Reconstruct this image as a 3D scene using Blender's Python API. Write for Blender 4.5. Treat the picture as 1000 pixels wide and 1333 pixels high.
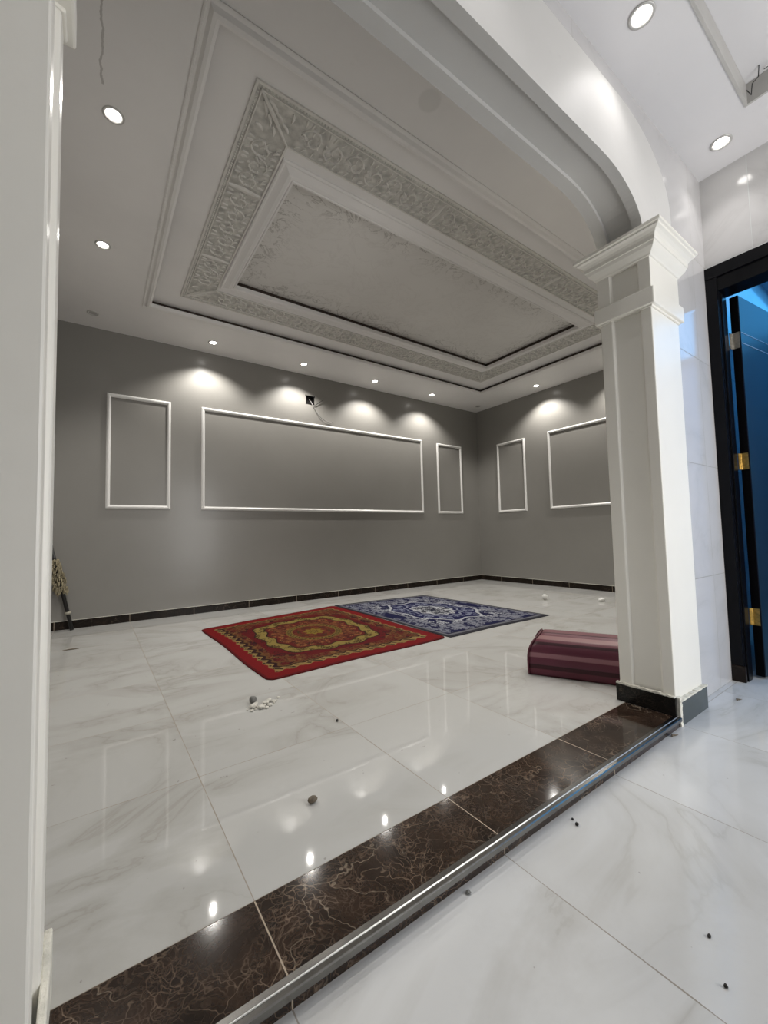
import bpy, bmesh, math, random
import numpy as np
from mathutils import Vector, Matrix
random.seed(7); np.random.seed(7)
PI = math.pi
scene = bpy.context.scene
for o in list(bpy.data.objects): bpy.data.objects.remove(o)
C = scene.collection

# ------------------------------------------------------------------ camera
CAM_Z = 0.861
yaw, pitch, roll = math.radians(35.342), math.radians(3.184), math.radians(-1.337)
f = Vector((math.sin(yaw)*math.cos(pitch), math.cos(yaw)*math.cos(pitch), math.sin(pitch)))
r = Vector((math.cos(yaw), -math.sin(yaw), 0)); u = r.cross(f)
r2 = r*math.cos(roll) + u*math.sin(roll); u2 = -r*math.sin(roll) + u*math.cos(roll)
cam = bpy.data.cameras.new('camera'); camo = bpy.data.objects.new('camera', cam); C.objects.link(camo)
M = Matrix((r2, u2, -f)).transposed().to_4x4(); M.translation = Vector((0, 0, CAM_Z))
camo.matrix_world = M
cam.sensor_fit = 'HORIZONTAL'; cam.sensor_width = 36; cam.lens = 36*0.53295; cam.clip_start = 0.01
scene.camera = camo

# ------------------------------------------------------------------ light
EXPOSURE = 0.22
SPOT_W = 51.0          # majlis downlights
HALL_W = 5.0          # hall downlights
DAY_W = 41.0           # daylight through the hall's own doorway, behind the camera
BLUE_W = 21.0          # bluish light in the room behind the black door
w = bpy.data.worlds.new('world'); scene.world = w; w.use_nodes = True
w.node_tree.nodes['Background'].inputs[0].default_value = (0.75, 0.85, 1, 1)
w.node_tree.nodes['Background'].inputs[1].default_value = 0.3
scene.view_settings.view_transform = 'Standard'; scene.view_settings.look = 'None'
scene.view_settings.exposure = EXPOSURE; scene.view_settings.gamma = 1
scene.view_settings.use_curve_mapping = False

def area(name, loc, rot, sx, sy, power, col):
    l = bpy.data.lights.new(name, 'AREA'); l.shape = 'RECTANGLE'; l.size = sx; l.size_y = sy
    l.energy = power; l.color = col
    o = bpy.data.objects.new(name, l); C.objects.link(o); o.location = loc; o.rotation_euler = rot
    return o
area('daylight', (2.25, -1.54, 1.2), (math.radians(90), 0, 0), 1.2, 2.1, DAY_W, (1.0, 0.985, 0.965))
area('blue_room_light', (4.3, -.25, 2.72), (0, 0, 0), 2.0, 2.0, BLUE_W, (0.08, 0.46, 1.0))

# ------------------------------------------------------------------ materials
def newmat(name):
    m = bpy.data.materials.new(name); m.use_nodes = True
    nt = m.node_tree; b = nt.nodes['Principled BSDF']
    return m, nt, b
def N(nt, t, **kw):
    n = nt.nodes.new(t)
    for k, v in kw.items(): setattr(n, k, v)
    return n
def link(nt, a, b): nt.links.new(a, b)
def ramp(nt, fac, stops, interp='LINEAR'):
    n = N(nt, 'ShaderNodeValToRGB'); n.color_ramp.interpolation = interp
    e = n.color_ramp.elements
    while len(e) < len(stops): e.new(0.5)
    for k, (p, c) in enumerate(stops):
        e[k].position = p; e[k].color = (c if len(c) == 4 else (*c, 1))
    link(nt, fac, n.inputs[0]); return n.outputs[0]
def noise(nt, vec, scale, detail=4, rough=.5, dist=0):
    n = N(nt, 'ShaderNodeTexNoise'); n.inputs['Scale'].default_value = scale
    n.inputs['Detail'].default_value = detail; n.inputs['Roughness'].default_value = rough
    n.inputs['Distortion'].default_value = dist
    if vec is not None: link(nt, vec, n.inputs['Vector'])
    return n
def mix(nt, fac, a, b, mode='MIX'):
    n = N(nt, 'ShaderNodeMix', data_type='RGBA', blend_type=mode)
    for s, v in ((n.inputs[0], fac), (n.inputs[6], a), (n.inputs[7], b)):
        if isinstance(v, (int, float)): s.default_value = v
        elif isinstance(v, tuple): s.default_value = (*v, 1) if len(v) == 3 else v
        else: link(nt, v, s)
    return n.outputs[2]
def mth(nt, op, a, b=None, c=None):
    n = N(nt, 'ShaderNodeMath', operation=op)
    for s, v in zip(n.inputs, (a, b, c)):
        if v is None: continue
        if isinstance(v, (int, float)): s.default_value = v
        else: link(nt, v, s)
    return n.outputs[0]
def pos(nt): return N(nt, 'ShaderNodeTexCoord').outputs['Object']

def simple(name, col, rough=.5, metal=0, var=.06, scale=6, bump=0, bscale=60, coat=0, spec=.5):
    m, nt, b = newmat(name)
    p = pos(nt); n = noise(nt, p, scale, 5)
    lo = tuple(c*(1-var) for c in col); hi = tuple(min(1, c*(1+var)) for c in col)
    link(nt, ramp(nt, n.outputs[0], [(.3, lo), (.7, hi)]), b.inputs['Base Color'])
    b.inputs['Roughness'].default_value = rough; b.inputs['Metallic'].default_value = metal
    b.inputs['Coat Weight'].default_value = coat; b.inputs['Coat Roughness'].default_value = .08
    b.inputs['Specular IOR Level'].default_value = spec
    if bump:
        bn = noise(nt, p, bscale, 3); bp = N(nt, 'ShaderNodeBump'); bp.inputs['Strength'].default_value = bump
        bp.inputs['Distance'].default_value = .004
        link(nt, bn.outputs[0], bp.inputs['Height']); link(nt, bp.outputs[0], b.inputs['Normal'])
    return m

def tile_mat(name, ax, ay, offx, offy, px, py, base, vein, grout, gw=.0014, rough=.018, veinamt=.62, dirt=0.0):
    """polished veined porcelain in a grid over the two object axes ax, ay"""
    m, nt, b = newmat(name)
    p = pos(nt); s = N(nt, 'ShaderNodeSeparateXYZ'); link(nt, p, s.inputs[0])
    def edge(ax, off, per):
        v = mth(nt, 'ADD', s.outputs[ax], -off + 100*per)
        k = mth(nt, 'DIVIDE', v, per); fr = mth(nt, 'FRACT', k); fl = mth(nt, 'FLOOR', k)
        d = mth(nt, 'MULTIPLY', mth(nt, 'MINIMUM', fr, mth(nt, 'SUBTRACT', 1.0, fr)), per)
        return d, fl
    dx, ix = edge(ax, offx, px); dy, iy = edge(ay, offy, py)
    # every tile gets its own stretch of stone
    shift = N(nt, 'ShaderNodeCombineXYZ')
    link(nt, mth(nt, 'MULTIPLY', ix, 3.71), shift.inputs[0]); link(nt, mth(nt, 'MULTIPLY', iy, 5.13), shift.inputs[1])
    link(nt, mth(nt, 'ADD', mth(nt, 'MULTIPLY', ix, 1.3), mth(nt, 'MULTIPLY', iy, 2.9)), shift.inputs[2])
    va = N(nt, 'ShaderNodeVectorMath', operation='ADD'); link(nt, p, va.inputs[0]); link(nt, shift.outputs[0], va.inputs[1])
    mp = N(nt, 'ShaderNodeMapping'); mp.inputs['Rotation'].default_value = (.3, .2, .55); mp.inputs['Scale'].default_value = (.8, 1.5, 1.2)
    link(nt, va.outputs[0], mp.inputs[0])
    n1 = noise(nt, mp.outputs[0], 1.1, 6, .55, 1.6)
    ridge = mth(nt, 'ABSOLUTE', mth(nt, 'SUBTRACT', n1.outputs[0], .5))
    v1 = ramp(nt, ridge, [(0, (1, 1, 1)), (.012, (.6, .6, .6)), (.11, (0, 0, 0))])
    n2 = noise(nt, mp.outputs[0], .9, 3, .5, .4)
    cl = ramp(nt, n2.outputs[0], [(.35, (0, 0, 0)), (.7, (1, 1, 1))])
    n3 = noise(nt, va.outputs[0], 1.7, 2)
    msk = ramp(nt, n3.outputs[0], [(.36, (0, 0, 0)), (.56, (1, 1, 1))])
    vv = mth(nt, 'MULTIPLY', mth(nt, 'MULTIPLY', v1, msk), veinamt)
    c = mix(nt, mth(nt, 'MULTIPLY', cl, .5), base, tuple(a*.80+b_*.20 for a, b_ in zip(base, vein)))
    c = mix(nt, vv, c, vein)
    if dirt:
        nd = noise(nt, p, 1.3, 8, .7, .3); dd = ramp(nt, nd.outputs[0], [(.52, (0, 0, 0)), (.72, (1, 1, 1))])
        c = mix(nt, mth(nt, 'MULTIPLY', dd, dirt), c, (.42, .40, .36))
        ns = noise(nt, p, 34, 2, .5); sp = ramp(nt, ns.outputs[0], [(.755, (0, 0, 0)), (.77, (1, 1, 1))])
        c = mix(nt, mth(nt, 'MULTIPLY', sp, .5), c, (.2, .18, .16))
    dmin = mth(nt, 'MINIMUM', dx, dy)
    ng = noise(nt, p, 9, 3); gwid = mth(nt, 'MULTIPLY', ng.outputs[0], gw*2)
    gm = mth(nt, 'LESS_THAN', dmin, gwid)
    c = mix(nt, gm, c, grout)
    link(nt, c, b.inputs['Base Color'])
    nr = noise(nt, p, 3, 6, .6)
    rr = mth(nt, 'ADD', mth(nt, 'MULTIPLY', nr.outputs[0], .025 if dirt else .04), rough)
    rr = mth(nt, 'ADD', rr, mth(nt, 'MULTIPLY', gm, .5))
    link(nt, rr, b.inputs['Roughness'])
    bp = N(nt, 'ShaderNodeBump'); bp.inputs['Strength'].default_value = .5; bp.inputs['Distance'].default_value = .001
    link(nt, mth(nt, 'SUBTRACT', 1.0, gm), bp.inputs['Height']); link(nt, bp.outputs[0], b.inputs['Normal'])
    return m

X0, Y0 = .307, .975
M_floor = tile_mat('floor_tile', 0, 1, X0, Y0, .6, .6, (.50, .498, .48), (.32, .305, .27), (.30, .26, .21), dirt=.28)
M_hfloor = tile_mat('hall_floor_tile', 0, 1, X0, .775, .6, .6, (.66, .665, .66), (.44, .43, .40), (.32, .29, .25), dirt=.30, rough=.09)
M_htile_x = tile_mat('hall_wall_tile_x', 0, 2, .36, 0.0, 1.2, .6, (.61, .60, .60), (.45, .44, .43), (.32, .31, .28), rough=.10, veinamt=.4)
M_htile_y = tile_mat('hall_wall_tile_y', 1, 2, .582, 0.0, 1.2, 1.2, (.64, .63, .62), (.47, .46, .45), (.66, .68, .66), rough=.10, veinamt=.4)

def dark_marble(name, vein=1.0, rough=.12, spec=.5, base=(.010, .007, .006), brown=(.048, .028, .018), joint=True):
    m, nt, b = newmat(name)
    p = pos(nt)
    nd = noise(nt, p, 5, 4, .6); sc = N(nt, 'ShaderNodeVectorMath', operation='SCALE'); sc.inputs['Scale'].default_value = .22
    link(nt, nd.outputs['Color'], sc.inputs[0]); va = N(nt, 'ShaderNodeVectorMath', operation='ADD')
    link(nt, p, va.inputs[0]); link(nt, sc.outputs[0], va.inputs[1])
    n1 = noise(nt, va.outputs[0], 9, 8, .72, .6)
    c = ramp(nt, n1.outputs[0], [(.30, base), (.52, tuple((a+b_)/2 for a, b_ in zip(base, brown))), (.75, brown)])
    for scale, wd, colr, amt, ms in ((6, .010, (.50, .41, .31), .8, 2.6), (14, .020, (.34, .25, .18), .7, 5.3), (32, .05, (.24, .17, .12), .6, 8), (70, .08, (.16, .11, .08), .5, 12)):
        vo = N(nt, 'ShaderNodeTexVoronoi', feature='DISTANCE_TO_EDGE'); vo.inputs['Scale'].default_value = scale
        link(nt, va.outputs[0], vo.inputs['Vector'])
        e = ramp(nt, vo.outputs['Distance'], [(0, (1, 1, 1)), (wd, (0, 0, 0))])
        nm = noise(nt, p, ms, 3); k = ramp(nt, nm.outputs[0], [(.44, (0, 0, 0)), (.62, (1, 1, 1))])
        c = mix(nt, mth(nt, 'MULTIPLY', mth(nt, 'MULTIPLY', e, k), amt*vein), c, colr)
    nb = noise(nt, va.outputs[0], 22, 4, .6); k = ramp(nt, nb.outputs[0], [(.70, (0, 0, 0)), (.77, (1, 1, 1))])
    c = mix(nt, mth(nt, 'MULTIPLY', k, .6*vein), c, (.42, .33, .24))
    if joint:
        s = N(nt, 'ShaderNodeSeparateXYZ'); link(nt, p, s.inputs[0])
        v = mth(nt, 'FRACT', mth(nt, 'DIVIDE', mth(nt, 'ADD', s.outputs[joint-1 if joint is not True else 0], -X0+60.0), .6))
        d = mth(nt, 'MULTIPLY', mth(nt, 'MINIMUM', v, mth(nt, 'SUBTRACT', 1.0, v)), .6)
        c = mix(nt, mth(nt, 'LESS_THAN', d, .0016), c, (.42, .35, .27))
    link(nt, c, b.inputs['Base Color']); b.inputs['Roughness'].default_value = rough; b.inputs['Specular IOR Level'].default_value = spec
    return m
M_emper = dark_marble('emperador_marble', vein=.78, rough=.09)
M_skirt = dark_marble('skirting_marble', spec=.15, rough=.3, vein=.22, base=(.006, .005, .004), brown=(.018, .012, .009))
M_black_board = dark_marble('black_skirting', vein=.15, base=(.006, .006, .006), brown=(.015, .014, .013), joint=False, rough=.2, spec=.25)

def wall_paint(name, col, rough, ripple=.15, coat=0):
    m, nt, b = newmat(name)
    b.inputs['Coat Weight'].default_value = coat; b.inputs['Coat Roughness'].default_value = .16
    p = pos(nt); n = noise(nt, p, 1.2, 5, .6)
    c = ramp(nt, n.outputs[0], [(.3, tuple(x*.96 for x in col)), (.7, tuple(x*1.04 for x in col))])
    ns = noise(nt, p, 7, 5, .7); st = ramp(nt, ns.outputs[0], [(.66, (0, 0, 0)), (.72, (1, 1, 1))])
    c = mix(nt, mth(nt, 'MULTIPLY', st, .10), c, tuple(x*.6 for x in col))
    link(nt, c, b.inputs['Base Color']); b.inputs['Roughness'].default_value = rough
    bn = noise(nt, p, 14, 3); bp = N(nt, 'ShaderNodeBump'); bp.inputs['Strength'].default_value = ripple; bp.inputs['Distance'].default_value = .003
    link(nt, bn.outputs[0], bp.inputs['Height']); link(nt, bp.outputs[0], b.inputs['Normal'])
    return m
M_grey = wall_paint('grey_satin_paint', (.245, .236, .218), .34, .12, coat=.2)
M_white = wall_paint('white_paint', (.66, .65, .63), .6, .25)
M_pillar = wall_paint('pillar_paint', (.86, .84, .775), .35, .35)
M_ceil = wall_paint('ceiling_paint', (.78, .765, .75), .55, .08)
M_hceil = wall_paint('hall_ceiling_paint', (.76, .75, .76), .5, .08)
M_mould = simple('white_gloss_moulding', (.78, .77, .75), .3, var=.03)
M_brown = simple('dark_brown_cove_edge', (.035, .022, .016), .8, var=.3, scale=30)
M_plaster = simple('rough_white_plaster', (.72, .70, .62), .9, var=.15, scale=40, bump=.8, bscale=120)
M_alu = simple('brushed_aluminium', (.22, .215, .205), .26, 1.0, var=.12, scale=25)
M_blackdoor = simple('black_painted_metal', (.003, .003, .004), .28, var=.2, spec=.15)
M_leafface = simple('blue_lit_black_door_face', (.009, .016, .022), .3, var=.25, scale=4)  # black face, the blue light falling on it tinted into the colour
M_brass = simple('worn_brass', (.62, .45, .16), .35, .9, var=.3, scale=60)
M_steel = simple('steel_hinge', (.55, .52, .46), .35, .9, var=.2, scale=60)
M_groove = simple('pale_inlay_line', (.35, .42, .5), .4)
M_black = simple('black_plastic', (.010, .009, .009), .4, var=.3)
M_wire = simple('grey_cable', (.22, .21, .20), .5)
M_ring = simple('downlight_ring', (.55, .54, .52), .35, .3, var=.05)
M_dim = simple('unlit_lens', (.45, .44, .42), .25, var=.05)
M_inner = simple('blue_lit_room_paint', (.35, .50, .62), .6, var=.05)  # white walls and ceiling with the blue lamplight mixed into their colour

def emis(name, col, s):
    m, nt, b = newmat(name); b.inputs['Base Color'].default_value = (*col, 1)
    b.inputs['Emission Color'].default_value = (*col, 1); b.inputs['Emission Strength'].default_value = s
    return m
M_lens = emis('lit_lens', (1, .97, .92), 16)

# marbled paper in the middle of the ceiling
def marble_paper():
    m, nt, b = newmat('marbled_ceiling_paper')
    p = pos(nt)
    n0 = noise(nt, p, 2.2, 6, .65, 2.2)
    ridge = mth(nt, 'ABSOLUTE', mth(nt, 'SUBTRACT', n0.outputs[0], .5))
    v = ramp(nt, ridge, [(0, (1, 1, 1)), (.02, (.2, .2, .2)), (.05, (0, 0, 0))])
    n1 = noise(nt, p, .9, 2); c = ramp(nt, n1.outputs[0], [(.3, (.62, .605, .575)), (.7, (.72, .705, .675))])
    c = mix(nt, mth(nt, 'MULTIPLY', v, .13), c, (.34, .31, .27))
    # sprays of veins gathered along the rim of the sheet
    s = N(nt, 'ShaderNodeSeparateXYZ'); link(nt, p, s.inputs[0])
    ex = mth(nt, 'SUBTRACT', 1.66, mth(nt, 'ABSOLUTE', mth(nt, 'SUBTRACT', s.outputs[0], 2.60)))
    ey = mth(nt, 'SUBTRACT', .66, mth(nt, 'ABSOLUTE', mth(nt, 'SUBTRACT', s.outputs[1], 2.89)))
    e = ramp(nt, mth(nt, 'MINIMUM', ex, ey), [(.04, (1, 1, 1)), (.30, (0, 0, 0))])
    n2 = noise(nt, p, 4.2, 5, .62, 1.6); r2_ = mth(nt, 'ABSOLUTE', mth(nt, 'SUBTRACT', n2.outputs[0], .5))
    v2 = ramp(nt, r2_, [(0, (1, 1, 1)), (.020, (0, 0, 0))])
    c = mix(nt, mth(nt, 'MULTIPLY', mth(nt, 'MULTIPLY', v2, e), .95), c, (.20, .18, .15))
    link(nt, c, b.inputs['Base Color']); b.inputs['Roughness'].default_value = .35
    return m
M_paper = marble_paper()
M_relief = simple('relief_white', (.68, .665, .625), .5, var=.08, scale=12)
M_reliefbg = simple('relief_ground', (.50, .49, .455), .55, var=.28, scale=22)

def attr_mat(name, rough, sheen=0):
    m, nt, b = newmat(name); a = N(nt, 'ShaderNodeAttribute'); a.attribute_name = 'pattern'
    n = noise(nt, pos(nt), 260, 2); c = mix(nt, .25, a.outputs['Color'], n.outputs[0], 'MULTIPLY')
    link(nt, c, b.inputs['Base Color']); b.inputs['Roughness'].default_value = rough
    b.inputs['Specular IOR Level'].default_value = .15
    b.inputs['Sheen Weight'].default_value = sheen
    bp = N(nt, 'ShaderNodeBump'); bp.inputs['Strength'].default_value = .4; bp.inputs['Distance'].default_value = .002
    link(nt, n.outputs[0], bp.inputs['Height']); link(nt, bp.outputs[0], b.inputs['Normal'])
    return m
M_rug = attr_mat('printed_rug_pile', .85, .0)

# ------------------------------------------------------------------ helpers
def obj(name, verts, faces, mat, parent=None, smooth=False, mats=None, fm=None):
    me = bpy.data.meshes.new(name); me.from_pydata([tuple(v) for v in verts], [], faces); me.update()
    for m in (mats or [mat]): me.materials.append(m)
    if fm:
        for p, i in zip(me.polygons, fm): p.material_index = i
    if smooth:
        for p in me.polygons: p.use_smooth = True
    o = bpy.data.objects.new(name, me); C.objects.link(o)
    if parent: o.parent = parent
    return o
def fixn(o):
    bm = bmesh.new(); bm.from_mesh(o.data); bmesh.ops.recalc_face_normals(bm, faces=bm.faces); bm.to_mesh(o.data); bm.free(); return o
def bevel(o, wd, seg=2):
    m = o.modifiers.new('bevel', 'BEVEL'); m.width = wd; m.segments = seg; m.limit_method = 'ANGLE'; m.angle_limit = math.radians(40); return o
class MB:
    def __init__(s): s.v = []; s.f = []
    def box(s, x0, x1, y0, y1, z0, z1):
        b = len(s.v); s.v += [(x, y, z) for z in (z0, z1) for y in (y0, y1) for x in (x0, x1)]
        s.f += [tuple(b+i for i in q) for q in ((0, 2, 3, 1), (4, 5, 7, 6), (0, 1, 5, 4), (2, 6, 7, 3), (0, 4, 6, 2), (1, 3, 7, 5))]; return s
    def quad(s, a, b_, c, d):
        b = len(s.v); s.v += [a, b_, c, d]; s.f.append((b, b+1, b+2, b+3)); return s
    def tube(s, pts, rad, n=8, cap=True):
        pts = [Vector(p) for p in pts]; b = len(s.v); K = len(pts)
        rads = rad if isinstance(rad, (list, tuple)) else [rad]*K
        for i, p in enumerate(pts):
            t = (pts[min(i+1, K-1)] - pts[max(i-1, 0)]).normalized()
            a = t.orthogonal().normalized() if i == 0 else (pa - t*pa.dot(t)).normalized()
            pa = a; c = t.cross(a)
            for k in range(n):
                an = 2*PI*k/n; s.v.append(tuple(p + (a*math.cos(an) + c*math.sin(an))*rads[i]))
        for i in range(K-1):
            for k in range(n):
                s.f.append((b+i*n+k, b+i*n+(k+1) % n, b+(i+1)*n+(k+1) % n, b+(i+1)*n+k))
        if cap: s.f.append(tuple(b+k for k in range(n))[::-1]); s.f.append(tuple(b+(K-1)*n+k for k in range(n)))
        return s
    def lathe(s, prof, c=(0, 0, 0), n=32):
        b = len(s.v)
        for (rr, z) in prof:
            for k in range(n): s.v.append((c[0]+rr*math.cos(2*PI*k/n), c[1]+rr*math.sin(2*PI*k/n), c[2]+z))
        for i in range(len(prof)-1):
            for k in range(n): s.f.append((b+i*n+k, b+i*n+(k+1) % n, b+(i+1)*n+(k+1) % n, b+(i+1)*n+k))
        return s
    def sweep_rect(s, a0, a1, b0, b1, prof, mp, out=(1, 1, 1, 1)):
        """closed profile [(inset, height)] mitred round a rectangle; mp(a, b, h) -> xyz"""
        b = len(s.v); K = len(prof)
        for (i, h) in prof:
            for (ca, cb) in ((a0+i*out[0], b0+i*out[2]), (a1-i*out[1], b0+i*out[2]), (a1-i*out[1], b1-i*out[3]), (a0+i*out[0], b1-i*out[3])):
                s.v.append(mp(ca, cb, h))
        for j in range(K):
            j2 = (j+1) % K
            for k in range(4):
                k2 = (k+1) % 4
                s.f.append((b+j*4+k, b+j*4+k2, b+j2*4+k2, b+j2*4+k))
        return s
    def build(s, name, mat, parent=None, smooth=False, bev=0, fix=True):
        o = obj(name, s.v, s.f, mat, parent, smooth)
        if fix: fixn(o)
        if bev: bevel(o, bev)
        return o
def tag(o, label=None, cat=None, group=None, kind=None):
    for k, v in (('label', label), ('category', cat), ('group', group), ('kind', kind)):
        if v: o[k] = v
    return o
def empty(name, loc, rz=0):
    o = bpy.data.objects.new(name, None); C.objects.link(o); o.location = loc; o.rotation_euler = (0, 0, rz); o.empty_display_size = .1; return o
def struct(o): o['kind'] = 'structure'; return o

# ------------------------------------------------------------------ dimensions
ZF = .041                      # majlis floor
ZC = 3.014                     # majlis ceiling
ZH = 2.945                     # hall ceiling
XL, XR = -.40, 5.58            # majlis side walls
YB = 4.94                      # majlis back wall
YW0, YW1 = .80, .965           # arch wall, hall face / majlis face
XJ0, XJ1 = -.064, 2.085        # jambs
XD = 2.96                      # door wall

# ------------------------------------------------------------------ structure
struct(MB().box(XL-.1, XR+.1, .975, YB+.1, -.12, ZF).build('floor', M_floor))
struct(MB().box(-2.3, XD+.14, -1.6, .81, -.12, 0).build('floor_hall', M_hfloor))
# back wall with the hole of the electrical box
def grid_wall(xs, zs, hole, fn):
    m = MB()
    for i in range(len(xs)-1):
        for j in range(len(zs)-1):
            if (i, j) in hole: continue
            m.quad(fn(xs[i], zs[j]), fn(xs[i+1], zs[j]), fn(xs[i+1], zs[j+1]), fn(xs[i], zs[j+1]))
    return m
BX0, BX1, BZ0, BZ1 = 2.275, 2.395, 2.622, 2.738
wm = grid_wall([XL-.1, BX0, BX1, XR], [0, BZ0, BZ1, 3.2], {(1, 1)}, lambda x, z: (x, YB, z))
wm.quad((BX0, YB, BZ0), (BX1, YB, BZ0), (BX1, YB+.05, BZ0), (BX0, YB+.05, BZ0)); wm.quad((BX0, YB, BZ1), (BX0, YB+.05, BZ1), (BX1, YB+.05, BZ1), (BX1, YB, BZ1))
wm.quad((BX0, YB, BZ0), (BX0, YB+.05, BZ0), (BX0, YB+.05, BZ1), (BX0, YB, BZ1)); wm.quad((BX1, YB, BZ0), (BX1, YB, BZ1), (BX1, YB+.05, BZ1), (BX1, YB+.05, BZ0))
wm.quad((BX0, YB+.05, BZ0), (BX0, YB+.05, BZ1), (BX1, YB+.05, BZ1), (BX1, YB+.05, BZ0))
struct(wm.build('wall_back', M_grey, fix=False))
struct(MB().box(XR, XR+.12, YW1, YB, 0, 3.2).build('wall_right', M_grey))
struct(MB().box(XL-.12, XL, YW1, YB, 0, 3.2).build('wall_left', M_grey))
struct(MB().box(XL, XR-.012, YB-.012, YB, ZF, .119).build('baseboard_back', M_skirt, bev=.002))
M_skirtR = dark_marble('skirting_marble_right', spec=.15, rough=.3, vein=.22, base=(.006, .005, .004), brown=(.018, .012, .009), joint=2)
for n_ in M_skirtR.node_tree.nodes:
    pass
struct(MB().box(XR-.012, XR, YW1, YB, ZF, .119).build('baseboard_right', M_skirtR, bev=.002))
struct(MB().box(XL, XL+.012, YW1, YB-.012, ZF, .119).build('baseboard_left', M_skirtR, bev=.002))
# the thin white grout bead along the skirting top
struct(MB().box(XL+.012, XR-.012, YB-.009, YB, .119, .1225).build('trim_1', M_plaster))
struct(MB().box(XR-.009, XR, YW1, YB-.012, .119, .1225).build('trim_2', M_plaster))

# majlis ceiling with the tray opening
TX0, TX1, TY0, TY1 = .40, 4.83, 1.66, 4.165
cm = MB()
xs = [XL-.1, TX0, TX1, XR+.1]; ys = [YW0, TY0, TY1, YB+.1]
for i in range(3):
    for j in range(3):
        if (i, j) == (1, 1): continue
        cm.quad((xs[i], ys[j], ZC), (xs[i], ys[j+1], ZC), (xs[i+1], ys[j+1], ZC), (xs[i+1], ys[j], ZC))
ZP = ZC+.048
def ceil_mat():
    m = M_ceil.copy(); m.name = 'majlis_ceiling_paint'; nt = m.node_tree; b = nt.nodes['Principled BSDF']
    src = b.inputs['Base Color'].links[0].from_socket
    p = pos(nt)
    # filled lamp hole, a darker disc of putty
    d = N(nt, 'ShaderNodeVectorMath', operation='DISTANCE'); link(nt, p, d.inputs[0]); d.inputs[1].default_value = (1.337, 1.41, ZC)
    k = ramp(nt, d.outputs['Value'], [(.050, (1, 1, 1)), (.062, (0, 0, 0))])
    c = mix(nt, mth(nt, 'MULTIPLY', k, .22), src, (.40, .40, .36))
    # hairline crack
    s = N(nt, 'ShaderNodeSeparateXYZ'); link(nt, p, s.inputs[0])
    nn = noise(nt, p, 6, 5, .7)
    xx = mth(nt, 'ADD', s.outputs[0], mth(nt, 'MULTIPLY', mth(nt, 'SUBTRACT', nn.outputs[0], .5), .05))
    k1 = mth(nt, 'LESS_THAN', mth(nt, 'ABSOLUTE', mth(nt, 'SUBTRACT', xx, .0)), .0045)
    k2 = mth(nt, 'LESS_THAN', s.outputs[1], 2.22)
    c = mix(nt, mth(nt, 'MULTIPLY', mth(nt, 'MULTIPLY', k1, k2), .5), c, (.22, .2, .18))
    link(nt, c, b.inputs['Base Color']); return m
struct(cm.build('ceiling', ceil_mat(), fix=False))
struct(MB().box(XL-.1, XR+.1, YW0, YB+.1, ZC+.14, ZC+.2).build('ceiling_slab', M_ceil))

# ------------------------------------------------------------------ arch wall
XC = (XJ0+XJ1)/2
ZA, XS, ZS = 2.435, 2.055-XC, 2.235       # flat soffit height, half span at springing, springing height
def inner_curve():
    pts = [(XC-XS, ZS)]
    rx, rz = .34, ZA-ZS
    for k in range(1, 15):
        a = PI/2*k/14; pts.append((XC-XS+rx*(1-math.cos(a)), ZS+rz*math.sin(a)))
    pts.append((XC, ZA))
    R_ = [(2*XC-x, z) for x, z in pts[:-1]][::-1]
    return pts + R_
IC = inner_curve(); NI = len(IC)
def outer_curve():
    XO, ZO = 2.40-XC, 2.80
    pts = [(XC-XO, ZS)]; rx, rz = .50, .34
    pts.append((XC-XO, ZO-rz))
    for k in range(1, 14):
        a = PI/2*k/13; pts.append((XC-XO+rx*(1-math.cos(a)), ZO-rz+rz*math.sin(a)))
    pts.append((XC, ZO))
    return pts + [(2*XC-x, z) for x, z in pts[:-1]][::-1]
OC = outer_curve()
def resample(c, n):
    L = [0]
    for i in range(1, len(c)): L.append(L[-1]+math.dist(c[i], c[i-1]))
    out = []
    for k in range(n):
        t = L[-1]*k/(n-1); i = max(j for j in range(len(L)) if L[j] <= t+1e-9); i = min(i, len(c)-2)
        s = (t-L[i])/(L[i+1]-L[i]); out.append((c[i][0]+(c[i+1][0]-c[i][0])*s, c[i][1]+(c[i+1][1]-c[i][1])*s))
    return out
n3 = 26
Li = resample(IC[:15], n3)+resample([IC[14], IC[-15]], 12)[1:]+resample(IC[-15:], n3)[1:]
Lo = resample(OC[:15], n3)+resample([OC[14], OC[-15]], 12)[1:]+resample(OC[-15:], n3)[1:]
IC = Li; NI = len(IC)
aw = MB(); fm = []
def q(a, b, c, d, m): aw.quad(a, b, c, d); fm.append(m)
ZT = 3.2
for i in range(NI-1):
    (xa, za), (xb, zb) = IC[i], IC[i+1]
    q((xa, YW0, za), (xb, YW0, zb), (xb, YW0, ZT), (xa, YW0, ZT), 0)
    q((xa, YW1, za), (xa, YW1, ZT), (xb, YW1, ZT), (xb, YW1, zb), 1)
xl, xr = IC[0][0], IC[-1][0]
JW0, JW1 = XJ0-.03, XJ1+.03
for (a, b, z) in ((-2.3, JW0, 0), (JW0, xl, ZS-.02), (xr, JW1, ZS-.02), (JW1, XR+.1, 0)):
    q((a, YW0, z), (b, YW0, z), (b, YW0, ZT), (a, YW0, ZT), 0)
    q((a, YW1, z), (a, YW1, ZT), (b, YW1, ZT), (b, YW1, z), 1)
struct(obj('wall_front', aw.v, aw.f, None, mats=[M_htile_x, M_grey, M_white], fm=fm))

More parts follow.
